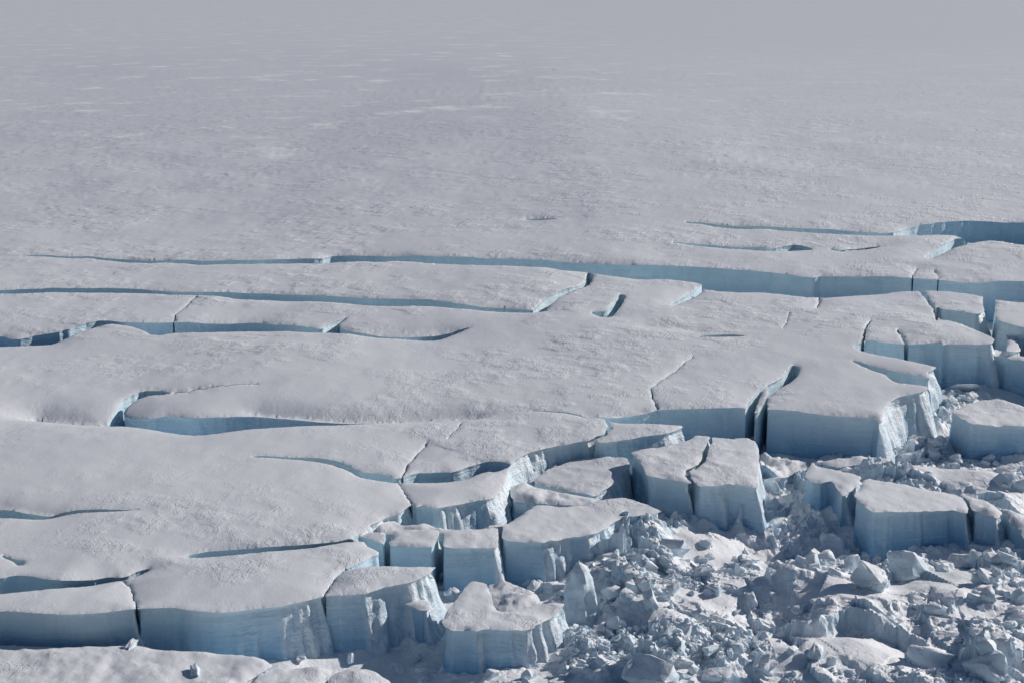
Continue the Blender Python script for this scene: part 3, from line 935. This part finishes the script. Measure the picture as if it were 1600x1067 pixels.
M1 = sstep(0.30, 0.5, fbm(GX / 55, GY / 70, oct=2, seed=83)) * sstep(640, 700, IY) * sstep(860, 960, IX)
M2 = 0.9 * sstep(0.22, 0.44, fbm(GX / 38, GY / 48, oct=2, seed=87)) * sstep(640, 700, IY) * sstep(820, 920, IX)
calmer = 1 - 0.88 * sstep(1140, 1220, IX) * sstep(800, 850, IY)
M1 = M1 * calmer
M2 = M2 * calmer
for cx_, cy_, sx_, sy_, k_ in [(985, 905, 60, 32, .9), (1320, 868, 70, 16, .6), (1585, 900, 40, 36, .8), (1110, 1040, 60, 24, .8), (1460, 705, 70, 18, .9), (920, 1010, 45, 34, .9), (1560, 1045, 40, 24, .7), (1230, 935, 26, 16, .5), (1330, 990, 40, 10, .5), (1480, 630, 40, 22, .9)]:
    w_ = k_ * np.exp(-((IX - cx_) / sx_) ** 2 - ((IY - cy_) / sy_) ** 2)
    M1 = np.maximum(M1, w_)
    M2 = np.maximum(M2, w_)
M1 = M1 * (1 - DR)
M2 = M2 * (1 - DR)
# big plates of snow-covered ice, mostly tipped towards the right
MP = sstep(930, 1040, IX + 0.4 * (IY - 850)) * sstep(790, 850, IY)
shards(30.0, 2.2, 0.07, 311, MP * (1 - DR), bias=-0.14, warp=0.5)
shards(19.0, 7.0, 0.38, 301, M1)
shards(6.5, 2.8, 0.5, 302, M2)
shards(3.2, 1.3, 0.5, 303, M2)
# heaps of fallen ice and drift against the foot of every wall
rim = np.vstack(RIMS)
rim = rim[(rim[:, 1] > 560) & (rim[:, 1] < 1300) & (rim[:, 0] > -330) & (rim[:, 0] < 560)][::2]
kd = kdtree.KDTree(len(rim))
for i, p in enumerate(rim):
    kd.insert((p[0], p[1], 0), i)
kd.balance()
ys_ = np.where(gys < 1150)[0]
yy = ys_[::4]
xx = np.arange(0, len(gxs), 4)
DW = np.array([[kd.find((gxs[i], gys[j], 0))[2] for i in xx] for j in yy])
jf = np.clip(np.arange(len(gys)) / 4.0, 0, len(yy) - 1.001)
xf = np.clip(np.arange(len(gxs)) / 4.0, 0, len(xx) - 1.001)
j0, i0 = jf.astype(int), xf.astype(int)
tj, ti = (jf - j0)[:, None], (xf - i0)[None]
DWF = (DW[j0][:, i0] * (1 - tj) * (1 - ti) + DW[j0 + 1][:, i0] * tj * (1 - ti) + DW[j0][:, i0 + 1] * (1 - tj) * ti + DW[j0 + 1][:, i0 + 1] * tj * ti)
TAL = np.exp(-DWF / 6.0) * (1.0 + 6.0 * sstep(-0.3, 0.6, fbm(GX / 30, GY / 30, oct=3, seed=91)))
TAL *= 0.2 + 0.8 * sstep(530, 610, IX)
ZB += TAL + np.exp(-DWF / 9.0) * 1.2 * np.abs(fbm(GX / 5, GY / 5, oct=2, seed=93)) * sstep(600, 700, IX)
ZB += 0.9 * DR * fbm(GX / 26 + GY / 60, GY / 44, oct=2, seed=404)
ZB += 0.22 * (1 - DR) * fbm(GX / 7, GY / 9, oct=3, seed=70) * sstep(780, 900, IX)
ny, nx = GX.shape
RGH = (1 - 0.9 * DR) * 1.3 * sstep(560, 640, IX) * (GY < 1140)
idx = np.arange(nx * ny).reshape(ny, nx)
q = np.stack([idx[:-1, :-1].ravel(), idx[:-1, 1:].ravel(), idx[1:, 1:].ravel(), idx[1:, :-1].ravel()], 1)
basin_o = link('basin_floor', make_mesh('basin_floor', np.stack([(GX + RGH * fbm(GX / 6, GY / 6, ZB / 4, oct=3, seed=401)).ravel(), (GY + RGH * fbm(GX / 6, GY / 6, ZB / 4, oct=3, seed=405)).ravel(), ZB.ravel()], 1), np.zeros((0, 3)), q, [M_MIX], smooth=False))
tag(basin_o, kind='structure')
# deep floor under the long crevasses and ground beyond
fl = [(-40000, -4000, -45), (40000, -4000, -45), (40000, 30000, -45), (-40000, 30000, -45)]
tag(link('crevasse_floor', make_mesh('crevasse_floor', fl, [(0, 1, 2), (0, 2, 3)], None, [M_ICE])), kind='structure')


def ground_z(X, Y):
    ix = int(np.clip(round((X - gxs[0]) / GS), 0, nx - 1))
    iy = int(np.clip(np.searchsorted(gys, Y), 0, ny - 1))
    return float(ZB[iy, ix])


def hit_ground(px):
    """where the ray through a traced point meets the basin floor"""
    z = -28.0
    for _ in range(12):
        p = unproj([px], z)[0]
        z = 0.5 * z + 0.5 * ground_z(p[0], p[1])
    return p[0], p[1], ground_z(p[0], p[1])


# ---------------------------------------------------------------- ice chunks
import bmesh


def rock_mesh(seed, stretch=(1, 1, 1), rough=0.10, cuts=3):
    r = random.Random(seed)
    bm = bmesh.new()
    k = r.choice([0, 1, 1])
    if k:
        for sx in (-1, 1):
            for sy in (-1, 1):
                for sz in (-1, 1):
                    bm.verts.new((sx * r.uniform(.55, 1.0) * .5, sy * r.uniform(.55, 1.0) * .5, sz * r.uniform(.5, 1.0) * .5))
        for _ in range(3):
            v = Vector((r.gauss(0, 1), r.gauss(0, 1), r.gauss(0, 1))).normalized() * .52
            bm.verts.new(v)
    else:
        for _ in range(13):
            v = Vector((r.gauss(0, 1), r.gauss(0, 1), r.gauss(0, 1))).normalized() * r.uniform(.42, .56)
            bm.verts.new(v)
    res = bmesh.ops.convex_hull(bm, input=bm.verts)
    junk = [e for e in res['geom_interior'] if isinstance(e, bmesh.types.BMVert)]
    bmesh.ops.delete(bm, geom=junk, context='VERTS')
    bmesh.ops.bevel(bm, geom=list(bm.edges), offset=0.035, segments=1, affect='EDGES', clamp_overlap=True)
    bmesh.ops.triangulate(bm, faces=bm.faces)
    bmesh.ops.subdivide_edges(bm, edges=bm.edges, cuts=cuts, use_grid_fill=True)
    co = np.array([v.co[:] for v in bm.verts])
    n = fbm(co[:, 0] * 3.1 + seed, co[:, 1] * 3.1, co[:, 2] * 3.1, oct=3, seed=seed)
    n2 = np.abs(fbm(co[:, 0] * 7 + seed, co[:, 1] * 7, co[:, 2] * 7, oct=2, seed=seed + 4))
    bm.normal_update()
    for v, a, b in zip(bm.verts, n, n2):
        v.co += v.normal * (a * rough - b * rough * 0.35)
        v.co = Vector((v.co.x * stretch[0], v.co.y * stretch[1], v.co.z * stretch[2]))
    me = bpy.data.meshes.new('ice_chunk')
    bm.to_mesh(me)
    bm.free()
    me.materials.append(M_MIX)
    for p in me.polygons:
        p.use_smooth = True
    me.set_sharp_from_angle(angle=math.radians(38))
    return me


VARIANTS = [rock_mesh(100 + k, (1, r1, r2), 0.09, 2) for k, (r1, r2) in enumerate(
    [(1, .8), (.8, .6), (1.2, .7), (.7, .9), (1.0, .5), (.9, 1.0), (.6, .6), (1.3, .5), (.8, .8), (1, .65), (.75, 1.1), (1.1, .9)])]
rk = random.Random(99)


def chunk(px, size, label, group=None, variant=None, sink=0.25, rot=None, scale=None, name='ice_chunk', cat='ice chunk'):
    """px: foot of the chunk in the photograph; size in photograph pixels across"""
    X, Y, Z = hit_ground(px)
    dist = math.sqrt(X * X + Y * Y + (CAMH - Z) ** 2)
    s = size * dist / FPX
    me = VARIANTS[rk.randrange(len(VARIANTS)) if variant is None else variant]
    o = link(name, me, loc=(X, Y, Z + s * (0.4 - sink)))
    o.rotation_euler = rot or (rk.uniform(-.5, .5), rk.uniform(-.5, .5), rk.uniform(0, 6.28))
    o.scale = tuple(s * c for c in (scale or (1, 1, 1)))
    return tag(o, label, cat, group)


NOTABLE = [
    ((1272, 893), 36, 'rounded grey ice boulder in the dark hollow left of the second dark boulder', (1, 1, .9)),
    ((1356, 914), 72, 'large dark rounded ice boulder in the rubble below the long tilted slab', (1, 1, .8)),
    ((1420, 900), 62, 'pale ice boulder with a bright snowy crest below the long tilted slab', (1.1, 1, .8)),
    ((1300, 868), 60, 'smooth pale ice boulder half in shade at the foot of the leaning block', (1, 1, .9)),
    ((1250, 880), 18, 'small round ice boulder at the edge of the dark hollow', (1, 1, 1)),
    ((1172, 880), 34, 'dark egg-shaped ice boulder on the snow slope in front of the tall cracked block', (.9, 1, .8)),
    ((1100, 900), 34, 'rectangular ice chunk lying on the snow slope in the middle of the rubble', (1.1, .8, .5)),
    ((1050, 865), 46, 'big angular ice chunk with a shaded left side below the ragged bright wall', (1.1, 1, .9)),
    ((998, 880), 26, 'small cube-shaped ice chunk with a snow cap left of the big angular chunk', (1, .9, .9)),
    ((1018, 885), 22, 'thin leaning ice slab beside the small cube-shaped chunk', (1, .4, .7)),
    ((1175, 943), 30, 'dark angular ice chunk just left of the deep shadowed hole', (1, .8, .8)),
    ((1248, 960), 40, 'upright smooth ice flake at the right side of the deep shadowed hole', (.6, .6, 1.3)),
    ((1060, 1015), 44, 'flat snow-topped ice slab in the bottom middle of the rubble', (1.6, .8, .4)),
    ((1075, 1045), 30, 'small flat ice slab right below the flat snow-topped slab', (1.3, .8, .45)),
    ((1020, 1052), 84, 'large smooth shaded ice boulder at the bottom middle', (1.2, 1, .9)),
    ((960, 985), 34, 'pointed ice chunk near the foot of the free-standing pillar', (.8, .8, 1.1)),
    ((1130, 1050), 40, 'cluster-forming pointed ice chunk at the bottom, right of the flat slabs', (1, .9, .8)),
    ((1300, 1038), 26, 'single dark ice chunk on the bright snow slope at the bottom right', (.8, .8, 1.0)),
    ((1460, 960), 34, 'shaded ice boulder beside a small drift at lower right', (1.2, 1, .7)),
    ((1545, 935), 36, 'rounded pale ice boulder on the snow field at far lower right', (1, 1, .8)),
    ((1590, 975), 40, 'dark rough ice boulder cut by the right edge of the picture', (1, 1, .8)),
    ((1450, 1040), 56, 'big ice boulder with a snow crest and dark front at lower right', (1.3, 1, .8)),
    ((1540, 1055), 60, 'dark blue ice boulder in shade near the lower right corner', (1.1, 1, .9)),
    ((1430, 700), 30, 'pale ice boulder at the foot of the splintered bright corner', (1, 1, .8)),
    ((1515, 702), 46, 'flat pale ice chunk leaning on the wide flat-topped block at the right', (1.3, .8, .5)),
    ((1545, 722), 22, 'small square ice chunk in front of the wide flat-topped block', (1, 1, 1)),
    ((1495, 722), 26, 'dark faceted ice boulder left of the small square chunk', (1, 1, .8)),
    ((1575, 745), 40, 'rounded snow-covered ice boulder near the right edge below the flat-topped block', (1, 1, .9)),
    ((1210, 765), 34, 'shattered bright ice lump beside the sheer front of the tall cracked block', (.9, .9, 1.0)),
    ((1205, 795), 44, 'lower shattered bright ice lump at the right foot of the tall cracked block', (.9, .9, 1.1)),
    ((1232, 745), 22, 'small pale ice lump above the shattered bright ice', (1, 1, .9)),
    ((1478, 630), 24, 'pale ice lump wedged at the back of the right-hand gap', (1, 1, 1)),
    ((1440, 655), 34, 'flat-topped ice lump below the splintered bright corner', (1.2, 1, .8)),
    ((1510, 612), 40, 'crumbled snowy ice heap against the layered dark block', (1.4, .9, .6)),
    ((700, 925), 20, 'thin bright ice flake standing between the two front blocks', (.7, .6, 1.4)),
    ((712, 922), 14, 'small round snowball-like lump beside the thin bright flake', (1, 1, 1)),
    ((548, 1030), 18, 'pointed bright ice sliver in front of the dark blue wall', (.5, .5, 1.6)),
    ((205, 1010), 26, 'small pale blue ice lump on the edge of the bottom left slab', (1.1, .7, .5)),
    ((305, 1050), 26, 'splintered pale ice lump half buried in the bottom left slab', (1.3, .7, .5)),
    ((835, 905), 44, 'broken snowy ice heap at the foot of the large block with the ragged side', (1.1, 1, .7)),
    ((835, 925), 28, 'shaded ice lump left of the pillar foot', (1, 1, .8)),
]
NOTABLE += [
    ((470, 1032), 20, 'small ice lump fallen at the foot of the long front wall', (1.2, 1, .7)),
    ((622, 1048), 26, 'shaded ice lump right of the rounded mound at the bottom edge', (1.1, 1, .7)),
    ((650, 1030), 22, 'ice lump at the foot of the dark block with the snowy ledge', (1, 1, .8)),
    ((668, 1052), 30, 'broad ice lump between the rounded mound and the front ice block', (1.3, 1, .6)),
    ((690, 905), 22, 'ice lump in the gap behind the front ice block', (1, 1, .9)),
    ((1222, 722), 20, 'pointed ice lump among the jagged pale teeth', (.8, .8, 1.2)),
]
for px, size, label, sc in NOTABLE:
    o = chunk(px, size, label, scale=sc, sink=0.2)
    if px in ((205, 1010), (305, 1050), (548, 1030)):
        q = unproj([px], -15.5 if px[1] != 1030 else -20)[0]
        o.location = (q[0], q[1], q[2] + 0.5)
    if px in ((700, 925), (712, 922)):
        q = unproj([px], -20)[0]
        o.location = (q[0], q[1], q[2])

# free-standing pillar
def pillar():
    X, Y, Z = hit_ground((908, 962))
    rings, seg = 26, 28
    vs = []
    H = 33.0
    for k in range(rings):
        t = k / (rings - 1)
        zz = t * H
        rad = (6.5 * (1 - t) ** 1.1 + 4.4) * (1.0 if t < .9 else 1.0 - (t - .9) * 8.2)
        for s in range(seg):
            a = 2 * math.pi * s / seg
            sq = 1.0 / max(abs(math.cos(a + .5)), abs(math.sin(a + .5))) ** 0.55
            vs.append([math.cos(a) * rad * sq * 0.95 - 1.5 * t, math.sin(a) * rad * sq * 0.8, zz])
    vs = np.array(vs)
    n = fbm(vs[:, 0] * .16, vs[:, 1] * .16, vs[:, 2] * .09, oct=4, seed=5)
    rr = 1 + 0.34 * n
    vs[:, 0] *= rr
    vs[:, 1] *= rr
    vs = np.vstack([vs, [[-1.5, 0, H + 1.5]]])
    quads = []
    for k in range(rings - 1):
        for s in range(seg):
            quads.append((k * seg + s, k * seg + (s + 1) % seg, (k + 1) * seg + (s + 1) % seg, (k + 1) * seg + s))
    tr = [((rings - 1) * seg + s, (rings - 1) * seg + (s + 1) % seg, rings * seg) for s in range(seg)]
    me = make_mesh('ice_pillar', vs, tr, quads, [M_MIX])
    me.set_sharp_from_angle(angle=math.radians(35))
    tag(link('ice_pillar', me, loc=(X, Y, Z - 2)), 'free-standing tapering ice pillar with a snow cap among the rubble', 'ice pillar')


pillar()

CLUSTERS = [
    ([(935, 885), (1000, 870), (1060, 880), (1110, 905), (1130, 935), (1080, 945), (1020, 955), (950, 960), (925, 925)], 70, (7, 24), 'jagged small ice chunk in the rubble right of the free-standing pillar'),
    ([(905, 985), (960, 965), (1010, 980), (1000, 1010), (950, 1030), (900, 1060), (880, 1030)], 40, (6, 18), 'small broken ice chunk in the shaded rubble in front of the pillar'),
    ([(1020, 850), (1090, 835), (1150, 850), (1190, 880), (1140, 905), (1060, 880)], 22, (6, 20), 'ice chunk scattered on the bright slope in front of the tall cracked block'),
    ([(1230, 850), (1330, 850), (1400, 880), (1420, 920), (1330, 925), (1260, 900)], 34, (7, 26), 'ice chunk in the dark hollow under the long tilted slab'),
    ([(1480, 870), (1600, 870), (1640, 960), (1560, 990), (1510, 960), (1540, 920)], 44, (7, 26), 'rough ice chunk in the rubble at the far lower right'),
    ([(1040, 1000), (1180, 985), (1210, 1040), (1190, 1067), (1030, 1067)], 40, (7, 24), 'broken ice chunk in the rubble at the bottom centre right'),
    ([(1410, 680), (1450, 690), (1530, 710), (1600, 730), (1600, 770), (1530, 745), (1440, 722), (1405, 705)], 60, (6, 20), 'small ice chunk in the rubble between the splintered corner and the flat-topped block'),
    ([(1455, 600), (1500, 605), (1530, 620), (1490, 640), (1470, 660), (1440, 640)], 22, (6, 18), 'ice crumb piled in the gap behind the flat-topped block'),
    ([(1480, 1010), (1600, 1000), (1640, 1070), (1500, 1080)], 24, (8, 30), 'shaded ice chunk in the lower right corner'),
    ([(640, 1060), (700, 1050), (880, 1050), (880, 1090), (640, 1090)], 18, (6, 18), 'shaded ice chunk at the foot of the front ice block'),
    ([(1190, 1000), (1260, 1010), (1300, 1040), (1380, 1060), (1380, 1080), (1200, 1080)], 18, (6, 18), 'ice chunk sprinkled on the bright drift at the bottom'),
    ([(790, 890), (870, 905), (890, 935), (850, 930), (800, 915)], 12, (7, 20), 'snowy ice chunk at the foot of the large block with the ragged side'),
]
ORD = ['nearest', 'second nearest', 'third nearest', 'fourth nearest', 'fifth nearest', 'sixth nearest', 'seventh nearest', 'eighth nearest', 'ninth nearest', 'tenth nearest']
MARKS = [((1272, 893), 'the grey boulder in the hollow'), ((1356, 912), 'the large dark rounded boulder'), ((1420, 897), 'the pale boulder with a bright crest'),
         ((1300, 868), 'the boulder under the leaning block'), ((1172, 880), 'the dark egg-shaped boulder'), ((1100, 900), 'the rectangular chunk on the slope'),
         ((1050, 865), 'the big angular chunk'), ((998, 880), 'the cube-shaped chunk'), ((1175, 943), 'the dark chunk by the deep hole'), ((1248, 960), 'the upright flake at the deep hole'),
         ((1060, 1015), 'the flat snow-topped slab'), ((1020, 1052), 'the large smooth boulder at the bottom'), ((960, 985), 'the pointed chunk near the pillar'),
         ((1130, 1050), 'the pointed chunk at the bottom'), ((1300, 1038), 'the single dark chunk on bright snow'), ((1460, 960), 'the shaded boulder by the drift'),
         ((1545, 935), 'the pale snow-field boulder'), ((1590, 975), 'the dark boulder at the right edge'), ((1450, 1040), 'the big boulder with a snow crest'),
         ((1540, 1055), 'the dark blue corner boulder'), ((1430, 700), 'the boulder under the bright corner'), ((1515, 702), 'the flat chunk leaning on the block'),
         ((1495, 722), 'the dark faceted boulder'), ((1575, 745), 'the rounded snow-covered boulder'), ((1440, 655), 'the flat-topped lump'), ((1478, 630), 'the pale lump in the gap'),
         ((908, 962), 'the free-standing pillar'), ((835, 905), 'the heap under the ragged wall'), ((1510, 612), 'the crumbled snowy heap'), ((880, 1000), 'the front block corner')]
pending = []
for poly, n, (s0, s1), label in CLUSTERS:
    P = np.array(poly, float)
    k = 0
    n = int(n * 0.62)
    while k < n:
        p = (rk.uniform(P[:, 0].min(), P[:, 0].max()), rk.uniform(P[:, 1].min(), P[:, 1].max()))
        if not inside(P, np.array([p]))[0] or p[0] > 1605 or p[1] > 1075:
            k += 0 if inside(P, np.array([p]))[0] is False else (1 if (p[0] > 1605 or p[1] > 1075) and inside(P, np.array([p]))[0] else 0)
            continue
        size = s0 + 2 + (s1 * 1.6 - s0) * rk.random() ** 1.3
        vi = rk.randrange(len(VARIANTS))
        sc = (rk.uniform(.8, 1.3), rk.uniform(.7, 1.1), rk.uniform(.6, 1.1))
        o = chunk(p, size, None, scale=sc, variant=vi)
        m = min(MARKS, key=lambda q: (q[0][0] - p[0]) ** 2 + (1.5 * (q[0][1] - p[1])) ** 2)
        dx, dy = p[0] - m[0][0], 1.5 * (p[1] - m[0][1])
        side = ('right of' if dx > 0 else 'left of') if abs(dx) > abs(dy) else ('in front of' if dy > 0 else 'behind')
        word = 'flat' if sc[2] < .72 else ('long' if sc[0] > 1.18 else 'jagged')
        big = 'tiny' if size < 9 else ('small' if size < 14 else 'mid-sized')
        pending.append([big + ' ' + word, side, m[1], math.hypot(dx, dy), o])
        k += 1
from collections import defaultdict
bykey = defaultdict(list)
for r in pending:
    bykey[(r[0], r[1], r[2])].append(r)
for (w, side, m), rows in bykey.items():
    rows.sort(key=lambda r: r[3])
    for i, r in enumerate(rows):
        r[4]['label'] = (w + ' ice chunk ' + side + ' ' + m) if len(rows) == 1 else (ORD[min(i, 9)] + ' ' + w + ' chunk ' + side + ' ' + m)
        r[4]['category'] = 'ice chunk'
        r[4]['group'] = 'ice chunks in the rubble basin'

# the finest debris: nobody could count it
cvs, cts = [], []
off = 0
base_r = []
for k in range(8):
    r = random.Random(900 + k)
    bm = bmesh.new()
    for _ in range(9):
        v = Vector((r.gauss(0, 1), r.gauss(0, 1), r.gauss(0, 1))).normalized() * r.uniform(.35, .6)
        bm.verts.new(v)
    res = bmesh.ops.convex_hull(bm, input=bm.verts)
    bmesh.ops.delete(bm, geom=[e for e in res['geom_interior'] if isinstance(e, bmesh.types.BMVert)], context='VERTS')
    bmesh.ops.triangulate(bm, faces=bm.faces)
    bm.verts.index_update()
    base_r.append((np.array([v.co[:] for v in bm.verts]), np.array([[v.index for v in f.verts] for f in bm.faces])))
    bm.free()
areas = []
for poly, n, _, _ in CLUSTERS:
    areas.append((np.array(poly, float), n * 15))
areas.append((np.array([(900, 850), (1600, 850), (1640, 1090), (880, 1090)], float), 1500))
for P, n in areas:
    cand = np.stack([rng.uniform(P[:, 0].min(), P[:, 0].max(), n * 3), rng.uniform(P[:, 1].min(), P[:, 1].max(), n * 3)], 1)
    cand = cand[inside(P, cand)]
    W = unproj(cand, -28.0)
    dens = fbm(W[:, 0] / 25, W[:, 1] / 25, oct=3, seed=77)
    iu_, iv_ = img_of(W[:, 0], W[:, 1], -28.0)
    jx_ = np.clip(((W[:, 0] - gxs[0]) / GS).astype(int), 0, nx - 1)
    jy_ = np.clip(np.searchsorted(gys, W[:, 1]), 0, ny - 1)
    W = W[(dens > 0.15 + 1.2 * DR[jy_, jx_])][:n]
    for w in W:
        z = ground_z(w[0], w[1])
        v, f = base_r[rk.randrange(8)]
        s = 0.8 + 4.4 * rk.random() ** 4
        a = rk.uniform(0, 6.28)
        ca, sa = math.cos(a), math.sin(a)
        vv = v * (s * rk.uniform(.8, 1.4), s, s * rk.uniform(.6, 1.1))
        vv = np.stack([vv[:, 0] * ca - vv[:, 1] * sa + w[0], vv[:, 0] * sa + vv[:, 1] * ca + w[1], vv[:, 2] + z + s * .15], 1)
        cvs.append(vv)
        cts.append(f + off)
        off += len(vv)
tag(link('ice_debris', make_mesh('ice_debris', np.vstack(cvs), np.vstack(cts), None, [M_MIX], smooth=False)),
    'fine crumbled ice debris scattered over the rubble basin', 'debris', kind='stuff')
